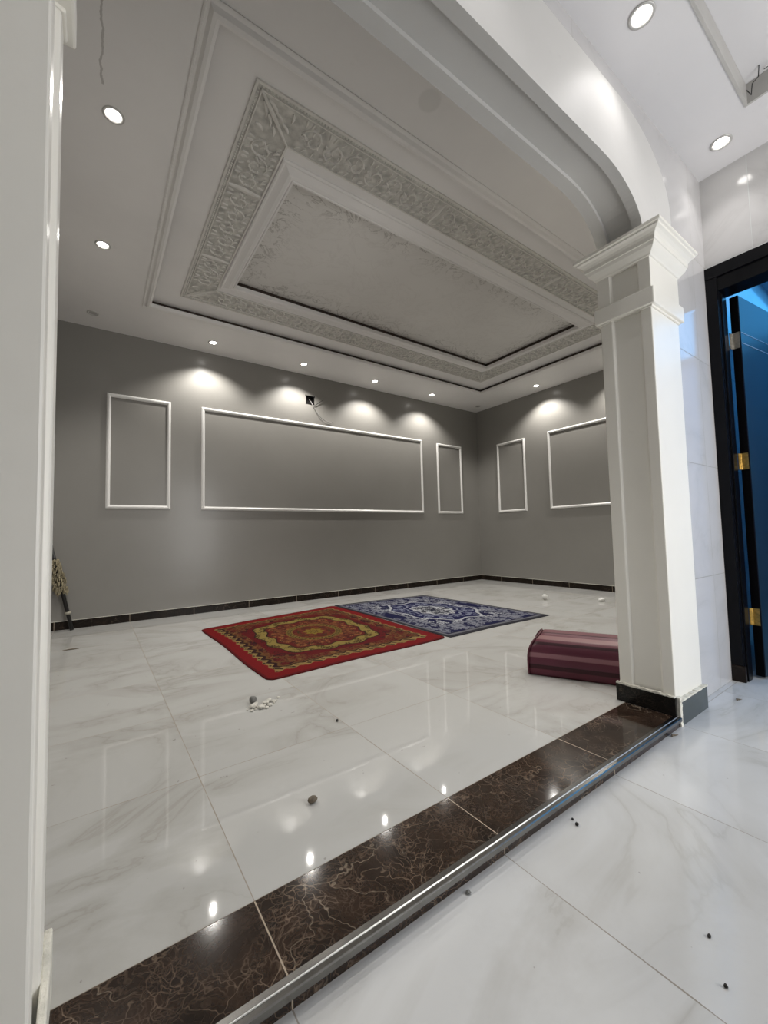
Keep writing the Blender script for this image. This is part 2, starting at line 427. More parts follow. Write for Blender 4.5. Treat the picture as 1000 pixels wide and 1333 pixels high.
# plastered arch: soffit with sunk panel, front band, rear band
def curve_normals(c):
    out = []
    for i in range(len(c)):
        a = Vector((*c[max(i-1, 0)],)); b = Vector((*c[min(i+1, len(c)-1)],)); t = (b-a).normalized()
        out.append(Vector((-t.y, t.x)))      # away from the opening (up)
    return out
IN = curve_normals(IC)
ar = empty('archway', (XC, YW0, ZS)); tag(ar, 'white plastered flat arch with rounded corners spanning between the two pillars', 'arch')
def rel(v): return (v[0]-XC, v[1]-YW0, v[2]-ZS)
YA0, YA1 = .775, .985
prof = [(YA0, 0), (.818, 0), (.820, .016), (.930, .016), (.932, 0), (YA1, 0)]
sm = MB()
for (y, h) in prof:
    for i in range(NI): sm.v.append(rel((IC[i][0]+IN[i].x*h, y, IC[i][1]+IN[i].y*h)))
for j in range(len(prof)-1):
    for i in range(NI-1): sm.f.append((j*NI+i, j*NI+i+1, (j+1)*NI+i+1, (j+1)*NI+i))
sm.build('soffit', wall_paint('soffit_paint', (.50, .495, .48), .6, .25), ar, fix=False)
def band(inner, outer, y0, y1, name):
    m = MB(); n = len(inner)
    for (c, y) in ((inner, y0), (outer, y0), (outer, y1), (inner, y1)):
        m.v += [rel((p[0], y, p[1])) for p in c]
    for j in range(3):
        j2 = (j+1) % 4
        for i in range(n-1): m.f.append((j*n+i, j*n+i+1, j2*n+i+1, j2*n+i))
    for e in (0, n-1): m.f.append((e, n+e, 2*n+e, 3*n+e))
    return m.build(name, M_white, ar)
band(Li, Lo, YA0, YW0+.001, 'front_band')
Lo2 = [(p[0]+(q_[0]-p[0])*.12, p[1]+(q_[1]-p[1])*.12) for p, q_ in zip(Li, Lo)]
band(Li, Lo2, YW1-.001, YA1, 'rear_band')

# ------------------------------------------------------------------ pillars
def pillar(mirror, label):
    """local: jamb face at x=0, body towards +x, front at y=0 ; mirrored for the left one"""
    s = -1 if mirror else 1
    X = XJ0 if mirror else XJ1
    t = empty('pillar', (X, .770, 0)); tag(t, label, 'pillar', None)
    W, D = .315, .232
    def mx(v): return (v[0]*s, v[1], v[2])
    def fin(m, name, mat, bev=.003):
        m.v = [mx(v) for v in m.v]; return m.build(name, mat, t, bev=bev)
    def shaft(z0, z1, name, grow=0, panel=True, notop=False):
        m = MB(); g = grow
        if panel:
            pr_ = [(-g, -g), (-g, .046), (.013, .052), (.013, .170), (-g, .176), (-g, D+g), (W+g, D+g), (W+g, -g)]
        else:
            pr_ = [(-g, -g), (-g, D+g), (W+g, D+g), (W+g, -g)]
        n = len(pr_)
        for z in (z0, z1): m.v += [(x, y, z) for x, y in pr_]
        for i in range(n): m.f.append((i, (i+1) % n, n+(i+1) % n, n+i))
        m.f.append(tuple(range(n))); m.f.append(tuple(range(n, 2*n)))
        return m
    fin(shaft(ZF if mirror else 0.0, 1.885, 'shaft'), 'shaft', M_pillar, .004)
    fin(shaft(1.885, 2.14, 'neck', .006), 'neck', M_pillar, .003)
    fin(shaft(1.893, 1.972, 'ledge', .020, False), 'ledge', M_pillar, .005)
    # capital: stepped cyma profile flaring out
    prof = [(.004, 2.120), (.012, 2.123), (.016, 2.130), (.026, 2.140), (.036, 2.152), (.041, 2.163), (.0415, 2.166), (.046, 2.168), (.047, 2.186), (.052, 2.196), (.062, 2.206), (.073, 2.212), (.074, 2.220), (.083, 2.223), (.083, 2.2365), (.0, 2.237)]
    m = MB(); 
    for (g, z) in prof:
        gx = g*.62
        m.v += [(-g, -g, z), (W+gx, -g, z), (W+gx, D+g, z), (-g, D+g, z)]
    for j in range(len(prof)-1):
        for k in range(4): m.f.append((j*4+k, j*4+(k+1) % 4, (j+1)*4+(k+1) % 4, (j+1)*4+k))
    m.f.append((0, 1, 2, 3)); e = (len(prof)-1)*4; m.f.append((e, e+1, e+2, e+3))
    fin(m, 'capital', M_pillar, .0015)
    if not mirror:
        # skirting on the jamb side and on the front, with the plaster left on top of it
        fin(MB().box(-.014, 0, -.004, D+.012, ZF, .122), 'side_skirting', M_black_board, .001)
        fin(MB().box(.022, W+.012, -.016, 0, 0, .103), 'front_skirting', simple('grey_green_skirting', (.045, .055, .052), .12, var=.15), .001)
        pm = MB(); rnd = random.Random(3)
        for k in range(22):
            y = -.002+k*(D+.012)/22; h = .004+rnd.random()*.006; pm.box(-.014-rnd.random()*.003, .002, y, y+.0125, .121, .121+h)
        for k in range(26):
            x = .004+k*(W+.008)/26; h = .003+rnd.random()*.006; pm.box(x, x+.0135, -.017-rnd.random()*.002, .001, .1025, .1025+h)
        for k in range(12):
            z = k*.0102; pm.box(.0, .022, -.014-rnd.random()*.004, .001, z, z+.0112)
        fin(pm, 'plaster_bead', M_plaster, 0)
    else:
        pm = MB(); prf = [(.006, .095), (.05, .100), (.10, .098), (.15, .112), (.19, .118), (.215, .150), (.238, .158), (.240, .10), (.240, ZF)]
        nn_ = len(prf)+1
        for x in (-.012, .001): pm.v += [(x, .006, ZF)]+[(x, y, z) for y, z in prf]
        for i in range(nn_): pm.f.append((i, (i+1) % nn_, nn_+(i+1) % nn_, nn_+i))
        pm.f.append(tuple(range(nn_))); pm.f.append(tuple(range(nn_, 2*nn_)))
        fin(pm, 'plaster_skirting', M_plaster, .003)
    return t
pillar(False, 'white square pillar with stepped capital and black skirting, right of the archway beside the black door')
pillar(True, 'white pillar side filling the left edge of the photo, close to the camera')

# ------------------------------------------------------------------ marble threshold
st = empty('threshold_step', (XC, .86, 0)); tag(st, 'dark brown veined marble step with aluminium edge strip under the archway', 'step')
def at(m, o): m.v = [(v[0]-o.location.x, v[1]-o.location.y, v[2]-o.location.z) for v in m.v]; return m
x0, x1 = XJ0+.001, XJ1-.014
def part_world(m, name, mat, parent, bev=0, smooth=False):
    """mesh given in world coordinates and kept under a parent, its own coordinates staying the world's"""
    o = m.build(name, mat, parent, bev=bev, smooth=smooth); o.matrix_parent_inverse = Matrix.Translation(-Vector(parent.location)); return o
part_world(MB().box(x0, x1, .778, .974, .001, ZF), 'tread', M_emper, st)
part_world(MB().box(x0, x1+.012, .758, .778, 0, ZF-.008), 'riser', M_emper, st)
am = MB()
pr_ = [(.779, ZF-.002), (.779, ZF+.0012), (.764, ZF+.0016), (.7625, ZF+.003), (.761, ZF+.0016), (.751, ZF+.0008), (.748, ZF-.001), (.748, ZF-.0135), (.758, ZF-.0135), (.760, ZF-.003)]
n = len(pr_)
for x in (x0, x1+.012): am.v += [(x, y, z) for y, z in pr_]
for i in range(n): am.f.append((i, (i+1) % n, n+(i+1) % n, n+i))
am.f.append(tuple(range(n))); am.f.append(tuple(range(n, 2*n)))
o = part_world(am, 'edge_strip', M_alu, st); o['label'] = 'aluminium edge strip'
rb = part_world(MB().tube([(x0, .7625, ZF+.0022), (x1+.012, .7625, ZF+.0022)], .0017, 8), 'bright_ridge', simple('polished_aluminium', (.80, .79, .77), .35, .9, var=.08, scale=20), st); rb['label'] = 'shiny thin ridge of the edge strip'

# ------------------------------------------------------------------ panel mouldings on the grey walls
MP = [(0, 0), (0, .006), (.004, .012), (.011, .018), (.019, .0205), (.027, .018), (.034, .012), (.038, .006), (.038, 0)]
def panel_frame(a0, a1, z0, z1, side, label, group=None):
    if side == 'back': mp = lambda a, b, h: (a-(a0+a1)/2, -h, b-z0); loc = ((a0+a1)/2, YB, z0)
    else: mp = lambda a, b, h: (-h, a-(a0+a1)/2, b-z0); loc = (XR, (a0+a1)/2, z0)
    o = MB().sweep_rect(a0, a1, z0, z1, MP, mp).build('panel_frame', M_mould)
    o.location = loc; tag(o, label, 'wall frame', 'white moulding frames on the grey walls'); return o
panel_frame(.087, .670, 1.188, 2.368, 'back', 'upright white moulding frame at the far left of the grey back wall')
panel_frame(.980, 4.280, 1.188, 2.364, 'back', 'long horizontal white moulding frame in the middle of the grey back wall')
panel_frame(4.592, 5.166, 1.188, 2.350, 'back', 'narrow upright white moulding frame on the back wall, next to the corner')
panel_frame(3.952, 4.507, 1.185, 2.350, 'right', 'narrow upright white moulding frame on the right wall, next to the corner')
panel_frame(2.37, 3.549, 1.185, 2.360, 'right', 'wide white moulding frame on the right wall, partly hidden behind the pillar')

# electrical box with stray wires
eb = empty('socket_box', (2.335, YB+.03, 2.68)); tag(eb, 'open black electrical box in the back wall above the long frame', 'electrical box')
m = MB(); a, b_, d0, d1 = .058, .057, -.034, .018
m.box(-a, -a+.004, d0, d1, -b_, b_).box(a-.004, a, d0, d1, -b_, b_).box(-a, a, d0, d1, b_-.004, b_).box(-a, a, d0, d1, -b_, -b_+.004).box(-a, a, d1-.004, d1, -b_, b_)
m.box(-a-.010, -a, d0-.001, d0+.002, b_-.02, b_+.008).box(a, a+.010, d0-.001, d0+.002, b_-.02, b_+.008)
m.build('box_shell', M_black, eb)
m = MB(); pts = [(.005, .01, .02), (.022, -.03, -.035), (.045, -.045, -.09), (.075, -.05, -.145), (.115, -.052, -.195), (.165, -.052, -.235), (.22, -.05, -.258), (.275, -.048, -.266), (.325, -.045, -.262), (.318, -.042, -.240)]
m.tube(pts, .0042, 8); m.build('wire', M_wire, eb, smooth=True)['label'] = 'long drooping wire'
m = MB(); m.tube([(.02, .0, -.03), (.055, -.035, -.085), (.085, -.045, -.05), (.13, -.05, -.012), (.180, -.055, .022)], .0042, 8); m.build('wire', M_black, eb, smooth=True)['label'] = 'short black wire end'

# ------------------------------------------------------------------ decorative ceiling
dc = empty('ceiling_tray', (2.60, 2.90, ZC)); tag(dc, 'ornamental rectangular ceiling panel with relief border and marbled centre over the rugs', 'ceiling panel')
mpz = lambda a, b, h: (a, b, ZC-h)
OW = .068
part_world(MB().sweep_rect(TX0-OW, TX1+OW, TY0-OW, TY1+OW, [(0, -.001), (0, .006), (.008, .009), (.012, .004), (.022, .006), (.036, .020), (.052, .024), (OW-.001, .018), (OW, -.012), (OW-.004, -.012), (OW-.010, -.001)], mpz), 'outer_moulding', M_mould if False else M_ceil, dc)
cv = MB(); e = .03   # dark brown edge faces behind the moulding
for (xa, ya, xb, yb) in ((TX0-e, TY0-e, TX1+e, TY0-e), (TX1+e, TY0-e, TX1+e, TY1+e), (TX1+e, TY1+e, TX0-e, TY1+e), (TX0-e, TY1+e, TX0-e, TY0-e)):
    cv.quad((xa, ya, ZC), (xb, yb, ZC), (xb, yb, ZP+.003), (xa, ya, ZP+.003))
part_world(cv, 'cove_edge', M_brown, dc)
IX0, IX1, IY0, IY1 = .975, 4.225, 2.255, 3.535
pn = MB(); xs = [TX0-e, IX0, IX1, TX1+e]; ys = [TY0-e, IY0, IY1, TY1+e]
for i in range(3):
    for j in range(3):
        if (i, j) != (1, 1): pn.quad((xs[i], ys[j], ZP), (xs[i], ys[j+1], ZP), (xs[i+1], ys[j+1], ZP), (xs[i+1], ys[j], ZP))
o = pn.build('board', M_ceil, dc, fix=False); o.matrix_parent_inverse = Matrix.Translation(-Vector(dc.location))
mpp = lambda a, b, h: (a, b, ZP-h)
# inner cornice
part_world(MB().sweep_rect(IX0-.105, IX1+.105, IY0-.105, IY1+.105, [(0, -.001), (0, .008), (.01, .014), (.022, .010), (.034, .014), (.060, .026), (.080, .030), (.090, .024), (.094, .030), (.105, .030), (.105, -.004)], mpp), 'inner_cornice', M_ceil, dc)
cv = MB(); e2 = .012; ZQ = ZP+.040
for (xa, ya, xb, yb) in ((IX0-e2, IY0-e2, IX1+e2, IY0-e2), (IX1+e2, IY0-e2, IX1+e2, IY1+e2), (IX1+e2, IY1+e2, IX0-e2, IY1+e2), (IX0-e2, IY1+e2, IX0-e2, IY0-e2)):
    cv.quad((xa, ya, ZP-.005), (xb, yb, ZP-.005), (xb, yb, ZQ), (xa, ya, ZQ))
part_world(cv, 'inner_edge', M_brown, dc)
o = MB().quad((IX0-.02, IY0-.02, ZQ), (IX0-.02, IY1+.02, ZQ), (IX1+.02, IY1+.02, ZQ), (IX1+.02, IY0-.02, ZQ)).build('marbled_paper', M_paper, dc, fix=False); o.matrix_parent_inverse = Matrix.Translation(-Vector(dc.location)); o['label'] = 'marbled centre sheet'
# relief border: ground, beading, scroll and leaf relief
RX0, RX1, RY0, RY1 = .62, 4.58, 1.835, 3.945
RW = .245
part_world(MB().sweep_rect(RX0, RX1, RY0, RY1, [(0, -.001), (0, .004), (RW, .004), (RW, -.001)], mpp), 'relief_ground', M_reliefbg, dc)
rm = MB()
rm.sweep_rect(RX0-.012, RX1+.012, RY0-.012, RY1+.012, [(0, -.001), (0, .010), (.012, .012), (.012, -.001)], mpp)
rm.sweep_rect(RX0+.022, RX1-.022, RY0+.022, RY1-.022, [(0, 0), (0, .010), (.006, .010), (.006, 0)], mpp)
rm.sweep_rect(RX0+RW-.012, RX1-RW+.012, RY0+RW-.012, RY1-RW+.012, [(0, 0), (0, .010), (.010, .010), (.010, 0)], mpp)
def bead(cx, cy, s=.0045):
    b = len(rm.v); rm.v += [(cx-s, cy-s, ZP-.004), (cx+s, cy-s, ZP-.004), (cx+s, cy+s, ZP-.004), (cx-s, cy+s, ZP-.004), (cx, cy, ZP-.011)]
    rm.f += [(b, b+1, b+4), (b+1, b+2, b+4), (b+2, b+3, b+4), (b+3, b, b+4)]
k = RX0+.012
while k < RX1-.01:
    bead(k, RY0+.011); bead(k, RY1-.011); k += .018
k = RY0+.012
while k < RY1-.01:
    bead(RX0+.011, k); bead(RX1-.011, k); k += .018
def ribbon(pts, wd, h, T):
    """flat raised ribbon along 2-D points in the strip's own frame"""
    b = len(rm.v); K = len(pts)
    for i in range(K):
        a = Vector(pts[max(i-1, 0)]); c = Vector(pts[min(i+1, K-1)]); t = (c-a).normalized(); nn = Vector((-t.y, t.x))
        ww = wd*(1-.55*abs(2*i/(K-1)-1)**2)
        p = Vector(pts[i])
        for (off, hh) in ((-ww, .003), (-ww*.35, h), (ww*.35, h), (ww, .003)):
            qx, qy = T(*(p+nn*off)); rm.v.append((qx, qy, ZP-hh))
    for i in range(K-1):
        for j in range(3): rm.f.append((b+i*4+j, b+i*4+j+1, b+(i+1)*4+j+1, b+(i+1)*4+j))
def leaf(x, y, ang, L, wd, T):
    pts = [(x+math.cos(ang+.35*t)*L*t, y+math.sin(ang+.35*t)*L*t) for t in (0, .33, .66, 1)]
    ribbon(pts, wd, .011, T)
def motif(s0, Lm, flip, T):
    W0, W1 = .034, RW-.018; mid = (W0+W1)/2; hw = (W1-W0)/2
    sg = -1 if flip else 1
    pts = []
    for k in range(15):
        th = k/14*2*PI*1.15; rr = hw*.80*(1-k/14*.80)
        pts.append((s0+Lm*.5+rr*math.cos(th+PI)*.85, mid+sg*rr*math.sin(th+PI)))
    ribbon(pts, .0065, .013, T)
    for k in range(5):
        a = PI*(.15+.42*k); leaf(s0+Lm*.5+.030*math.cos(a), mid+sg*.026*math.sin(a), sg*a, .028, .0075, T)
    for sx, sy in ((.0, 1), (.0, -1), (.28, 1), (.28, -1), (.72, -1), (.72, 1)):
        leaf(s0+Lm*sx, mid+sy*hw*.96, -sy*(PI/2-.5+sx), .036, .008, T)
    leaf(s0+Lm*.02, mid-.02, .6, .05, .008, T); leaf(s0+Lm*.02, mid+.02, -.6, .05, .008, T)
def strip(a0, a1, T):
    n = max(1, round((a1-a0)/.135)); Lm = (a1-a0)/n
    for i in range(n): motif(a0+i*Lm, Lm, i % 2, T)
divX = [RX0+RW, 1.90, 3.28, RX1-RW]; divY = [RY0+RW, 2.50, 3.27, RY1-RW]
Tn = lambda s, w_: (s, RY0+w_); Tf = lambda s, w_: (s, RY1-w_); Tl = lambda s, w_: (RX0+w_, s); Tr = lambda s, w_: (RX1-w_, s)
for T in (Tn, Tf):
    for a, c in zip(divX[:-1], divX[1:]): strip(a+.03, c-.03, T)
    for d_ in divX[1:-1]: ribbon([(d_-.008, .03), (d_-.008, RW/2), (d_-.008, RW-.015)], .022, .014, T)
for T in (Tl, Tr):
    for a, c in zip(divY[:-1], divY[1:]): strip(a+.03, c-.03, T)
    for d_ in divY[1:-1]: ribbon([(d_, .03), (d_, RW/2), (d_, RW-.015)], .022, .014, T)
for cx, cy, sx, sy in ((RX0, RY0, 1, 1), (RX1, RY0, -1, 1), (RX0, RY1, 1, -1), (RX1, RY1, -1, -1)):
    T = lambda a, b__, cx=cx, cy=cy, sx=sx, sy=sy: (cx+sx*a, cy+sy*b__)
    ribbon([(.02, .02), (.12, .12), (.24, .24)], .012, .016, T)
    for k in range(3):
        leaf(.07+.05*k, .05+.04*k, .3, .08-.012*k, .010, T); leaf(.05+.04*k, .07+.05*k, PI/2-.8, .08-.012*k, .010, T)
    leaf(.20, .05, 1.0, .05, .01, T); leaf(.05, .20, .1, .05, .01, T)
o = rm.build('relief_border', M_relief, dc, fix=False); o.matrix_parent_inverse = Matrix.Translation(-Vector(dc.location)); o['label'] = 'cast scroll relief border'

# ------------------------------------------------------------------ hall: ceiling, door wall, rest
HX1, HY1 = 2.605, .492
hc = MB(); xs = [-2.3, .6, HX1, XD+.2]; ys = [-1.6, -1.1, HY1, YW0]
for i in range(3):
    for j in range(3):
        if (i, j) != (1, 1): hc.quad((xs[i], ys[j], ZH), (xs[i], ys[j+1], ZH), (xs[i+1], ys[j+1], ZH), (xs[i+1], ys[j], ZH))
hc.quad((.5, -1.2, ZH+.10), (.5, HY1+.06, ZH+.10), (HX1+.06, HY1+.06, ZH+.10), (HX1+.06, -1.2, ZH+.10))
struct(hc.build('ceiling_hall', M_hceil, fix=False))
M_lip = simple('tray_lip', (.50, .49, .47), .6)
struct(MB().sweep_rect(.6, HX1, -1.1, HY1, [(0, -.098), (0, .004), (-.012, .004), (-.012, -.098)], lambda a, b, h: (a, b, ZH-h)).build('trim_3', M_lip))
hw = tag(empty('hanging_wire', (2.555, .44, ZH+.05)), 'thin dark wire hanging loose from the hall ceiling recess corner', 'wire')
m = MB(); m.tube([(-.01, -.01, .05), (.02, .0, .02), (.0, .02, -.01), (.02, .03, -.045), (-.03, .035, -.05)], .002, 6).tube([(.03, -.02, .045), (.0, -.06, .02), (.01, -.10, .01), (.0, -.14, .04)], .002, 6)
m.build('cable', M_black, hw, smooth=True)
DY1, DY0, DZ = .765, -.17, 2.25
dw = MB()
for (ya, yb, za, zb) in ((DY1, YW0, 0, 3.2), (-1.5, DY0, 0, 3.2), (DY0, DY1, DZ, 3.2)):
    dw.box(XD, XD+.12, ya, yb, za, zb)
struct(dw.build('wall_right_hall', M_htile_y))
struct(MB().box(-2.4, -2.3, -1.5, YW0, 0, 3.2).build('wall_left_hall', M_htile_y))
sm_ = MB(); sm_.box(-2.4, 1.63, -1.6, -1.5, 0, 3.2).box(2.87, XD+.12, -1.6, -1.5, 0, 3.2).box(1.63, 2.87, -1.6, -1.5, 2.28, 3.2)
struct(sm_.build('wall_back_hall', M_htile_x))
# next room
nr = MB(); NX1, NY0, NY1, NZ = 5.4, -1.6, .93, 2.75
nr.quad((NX1, NY0, 0), (NX1, NY1, 0), (NX1, NY1, NZ), (NX1, NY0, NZ)).quad((XD+.12, NY1, 0), (NX1, NY1, 0), (NX1, NY1, NZ), (XD+.12, NY1, NZ)).quad((XD+.12, NY0, 0), (NX1, NY0, 0), (NX1, NY0, NZ), (XD+.12, NY0, NZ))
struct(nr.build('wall_next_room', M_inner, fix=False))
struct(MB().box(XD+.1, NX1, NY0, NY1, NZ, NZ+.1).build('ceiling_next_room', M_inner))
struct(MB().box(XD+.139, NX1, NY0, NY1, -.1, 0).build('floor_next_room', M_hfloor))

# ------------------------------------------------------------------ black door
dr = empty('door_1', (XD, .745, 0)); struct(dr)
def dpart(m, name, mat, parent=dr, bev=.002):
    o = at(m, dr).build(name, mat, parent, bev=bev); return o
m = MB()
m.box(XD-.022, XD, .745, .799, .09, 2.315).box(XD-.022, XD, DY0-.055, DY0, .0, 2.315)      # casings
m.box(XD-.024, XD, DY0-.055, .799, 2.315, 2.385)
m.box(XD-.008, XD+.122, .742, .766, 0, 2.25).box(XD-.002, XD+.122, DY0, DY0+.03, 0, 2.25).box(XD-.010, XD+.122, DY0, .766, 2.235, 2.318)
m.box(XD+.012, XD+.085, .733, .744, 0, 2.222)
dpart(m, 'door_frame', M_blackdoor)
dpart(MB().box(XD-.024, XD, .737, .798, 0, .088), 'frame_foot', M_skirt)
lf = empty('door_leaf', (0.130, -.015, .012), 0); lf.parent = dr
LA = math.radians(-7.0)
lf.rotation_euler = (0, 0, LA)
lm = MB().box(.0, .87, -.040, 0, 0, 2.215)
lm.build('leaf_panel', M_blackdoor, lf, bev=.001)
# door skin facing the hall side
MB().box(.004, .866, -.0425, -.040, .004, 2.211).build('leaf_skin', M_leafface, lf)
gm_ = MB(); gm_.box(.01, .86, -.0440, -.0420, 1.988, 1.9915).box(.01, .86, -.0440, -.0420, 1.925, 1.9285); gm_.build('inlay_line', M_groove, lf)
for z, mt in ((1.90, M_steel), (1.18, M_brass), (.285, M_brass)):
    hm = MB(); hm.box(-.003, .0, -.037, -.003, z, z+.095).box(-.030, -.003, -.002, .001, z, z+.095)
    for k in range(5): hm.tube([(-.003, -.001, z+k*.019+.001), (-.003, -.001, z+k*.019+.018)], .006, 8)
    h_ = hm.build('hinge', mt, lf)

# ------------------------------------------------------------------ downlights
def downlight(x, y, z, lit, label, group, W, lens_m=None):
    t = empty('downlight', (x, y, z)); tag(t, label, 'ceiling light', group)
    MB().lathe([(.048, .0), (.049, -.003), (.044, -.006), (.038, -.005), (.034, .0), (.031, .012), (.030, .012)], n=28).build('trim_ring', M_ring, t, smooth=True, fix=False)
    m = MB().lathe([(.0305, -.001), (.022, -.0035), (.010, -.0045), (.0001, -.005)], n=24)
    m.build('lens', M_lens if lit else M_dim, t, smooth=True, fix=False)
    if lit:
        l = bpy.data.lights.new('lamp', 'SPOT'); l.energy = W; l.spot_size = math.radians(126 if group.startswith('majlis') else 112); l.spot_blend = .6 if group.startswith('majlis') else 1.0; l.shadow_soft_size = .02; l.color = (1, .965, .91) if group.startswith('majlis') else (1, .97, .96)
        lo = bpy.data.objects.new('lamp', l); C.objects.link(lo); lo.parent = t; lo.location = (0, 0, -.03)
    return t
G1 = 'majlis ceiling downlights'
zc = ZC-.0005
for x, ordn in ((1.04, 'above the gap between the left frame and the long frame'), (2.115, 'nearest the black electrical box'), (3.19, 'above the right half of the long frame'), (4.255, 'above the narrow frame beside the corner')):
    downlight(x, 4.64, zc, True, 'lit majlis downlight '+ordn, G1, SPOT_W)
downlight(-.036, 4.62, zc, False, 'unlit round downlight in the far left corner of the majlis ceiling', G1, 0)
downlight(5.32, 4.66, zc, False, 'unlit round downlight in the back right corner of the majlis ceiling', G1, 0)
downlight(.025, 3.49, zc, True, 'lit round downlight on the left of the ceiling tray, the farther one', G1, SPOT_W)
downlight(.053, 2.36, zc, True, 'bright round downlight on the left of the ceiling tray, the nearer larger one', G1, SPOT_W)
downlight(5.319, 3.53, zc, True, 'lit round downlight on the majlis ceiling along the right wall', G1, SPOT_W)
downlight(5.319, 2.39, zc, True, 'lit round downlight on the majlis ceiling hidden behind the pillar', G1, SPOT_W)
for x, wd in ((2.4, 'left'), (3.4, 'middle'), (4.4, 'right')):  # added lamps out of view, there to light the far side of the room
    downlight(x, 1.30, zc, True, wd+'most of three added downlights, unseen behind the archway and pillar', G1, SPOT_W)
G2 = 'hall ceiling downlights'
zh = ZH-.0005
downlight(1.79, .632, zh, True, 'bright downlight on the hall ceiling above the arch, at the top of the photo', G2, HALL_W)
downlight(2.752, .636, zh, True, 'bright downlight on the hall ceiling in the corner above the black door', G2, HALL_W)
for (x, y, wd) in ((.83, .632, 'over the middle of the arch'), (-.13, .632, 'over the left pillar'), (2.752, -.6, 'over the black doorway'), (-.9, -.6, 'at the left end of the hall')):
    downlight(x, y, zh, True, 'hall ceiling downlight '+wd, G2, HALL_W)

# ------------------------------------------------------------------ rugs
def rug(name, corners, NU, NV, colfn, round_r, label, thick=.006, z0=ZF, wav=.004, seed=1):
    A, B, Cc, D = [np.array(c, float) for c in corners]    # far-left, far-right, near-right, near-left
    ctr = (A+B+Cc+D)/4
    rng = np.random.RandomState(seed); ph = rng.rand(8)*6.28
    us = np.linspace(0, 1, NU); vs = np.linspace(0, 1, NV)
    U, V = np.meshgrid(us, vs)
    # round the corners: pull border points in
    a = U*2-1; b = V*2-1
    R = round_r
    def rr(a, b):
        ex = np.maximum(np.abs(a)-(1-R), 0)/R; ey = np.maximum(np.abs(b)-(1-R), 0)/R
        mx = np.maximum(ex, ey); L = np.sqrt(ex**2+ey**2); k = np.where(L > 1e-6, mx/np.maximum(L, 1e-6), 1)
        return np.sign(a)*np.where(ex > 0, (1-R)+ex*k*R, np.abs(a)), np.sign(b)*np.where(ey > 0, (1-R)+ey*k*R, np.abs(b))
    a2, b2 = rr(a, b)
    U2 = (a2+1)/2; V2 = (b2+1)/2
    U2 = U2+.004*np.sin(V2*9+ph[0])*(1-np.abs(a)*.0); V2 = V2+.004*np.sin(U2*8+ph[1])
    P = ((1-U2)*(1-V2))[..., None]*D + (U2*(1-V2))[..., None]*Cc + ((1-U2)*V2)[..., None]*A + (U2*V2)[..., None]*B
    edge = np.minimum.reduce([U, 1-U, V, 1-V])
    Z = z0+thick + wav*(.5+.5*np.sin(U*7+ph[2]+2*V))*(.5+.5*np.sin(V*9+ph[3]-U)) * np.clip(edge*12, .1, 1)
    verts = [(P[j, i, 0]-ctr[0], P[j, i, 1]-ctr[1], Z[j, i]-z0) for j in range(NV) for i in range(NU)]
    faces = [(j*NU+i, j*NU+i+1, (j+1)*NU+i+1, (j+1)*NU+i) for j in range(NV-1) for i in range(NU-1)]
    ring = [i for i in range(NU)]+[(j+1)*NU-1 for j in range(1, NV)]+[(NV-1)*NU+i for i in range(NU-2, -1, -1)]+[j*NU for j in range(NV-2, 0, -1)]
    base = len(verts)
    for k in ring: verts.append((verts[k][0], verts[k][1], 0.0005))
    n = len(ring)
    for k in range(n): faces.append((ring[k], base+k, base+(k+1) % n, ring[(k+1) % n]))
    o = obj(name, verts, faces, M_rug, smooth=True); o.location = (ctr[0], ctr[1], z0)
    cols = colfn(U*2-1, V*2-1).reshape(-1, 3)
    cols = np.vstack([cols, np.repeat(cols[ring[0]][None], n, 0)])
    at_ = o.data.color_attributes.new('pattern', 'FLOAT_COLOR', 'POINT')
    at_.data.foreach_set('color', np.hstack([cols, np.ones((len(cols), 1))]).astype(np.float32).ravel())
    return o

def curls(u, v, seed, n, rmin, rmax, box, wd=.22):
    """mask of many small spiral scrolls and petals stamped on a plane, mirrored in four quadrants"""
    rng = np.random.RandomState(seed); m = np.zeros_like(u)
    uu, vv = np.abs(u), np.abs(v)
    for k in range(n):
        cx = rng.uniform(box[0], box[1]); cy = rng.uniform(box[2], box[3]); R = rng.uniform(rmin, rmax); ph = rng.rand()*6.28; tw = rng.choice([-1, 1])
        dx, dy = uu-cx, vv-cy; rr = np.hypot(dx, dy)/R; inside = rr < 1.05
        if not inside.any(): continue
        an = np.arctan2(dy, dx)*tw+ph
        if k % 2: s = np.abs(((an/(2*PI)-rr*1.15) % 1)-.5) < wd*.5; m = np.where(inside & s & (rr > .12), 1, m)
        else: pet = rr < .35+.6*np.abs(np.cos(an*2.5)); m = np.where(pet & inside & ((rr > .3) | (rr < .14)), 1, m)
    return m
def lin(c, k=1.0): return np.array([(x/255)**2.2*k for x in c])
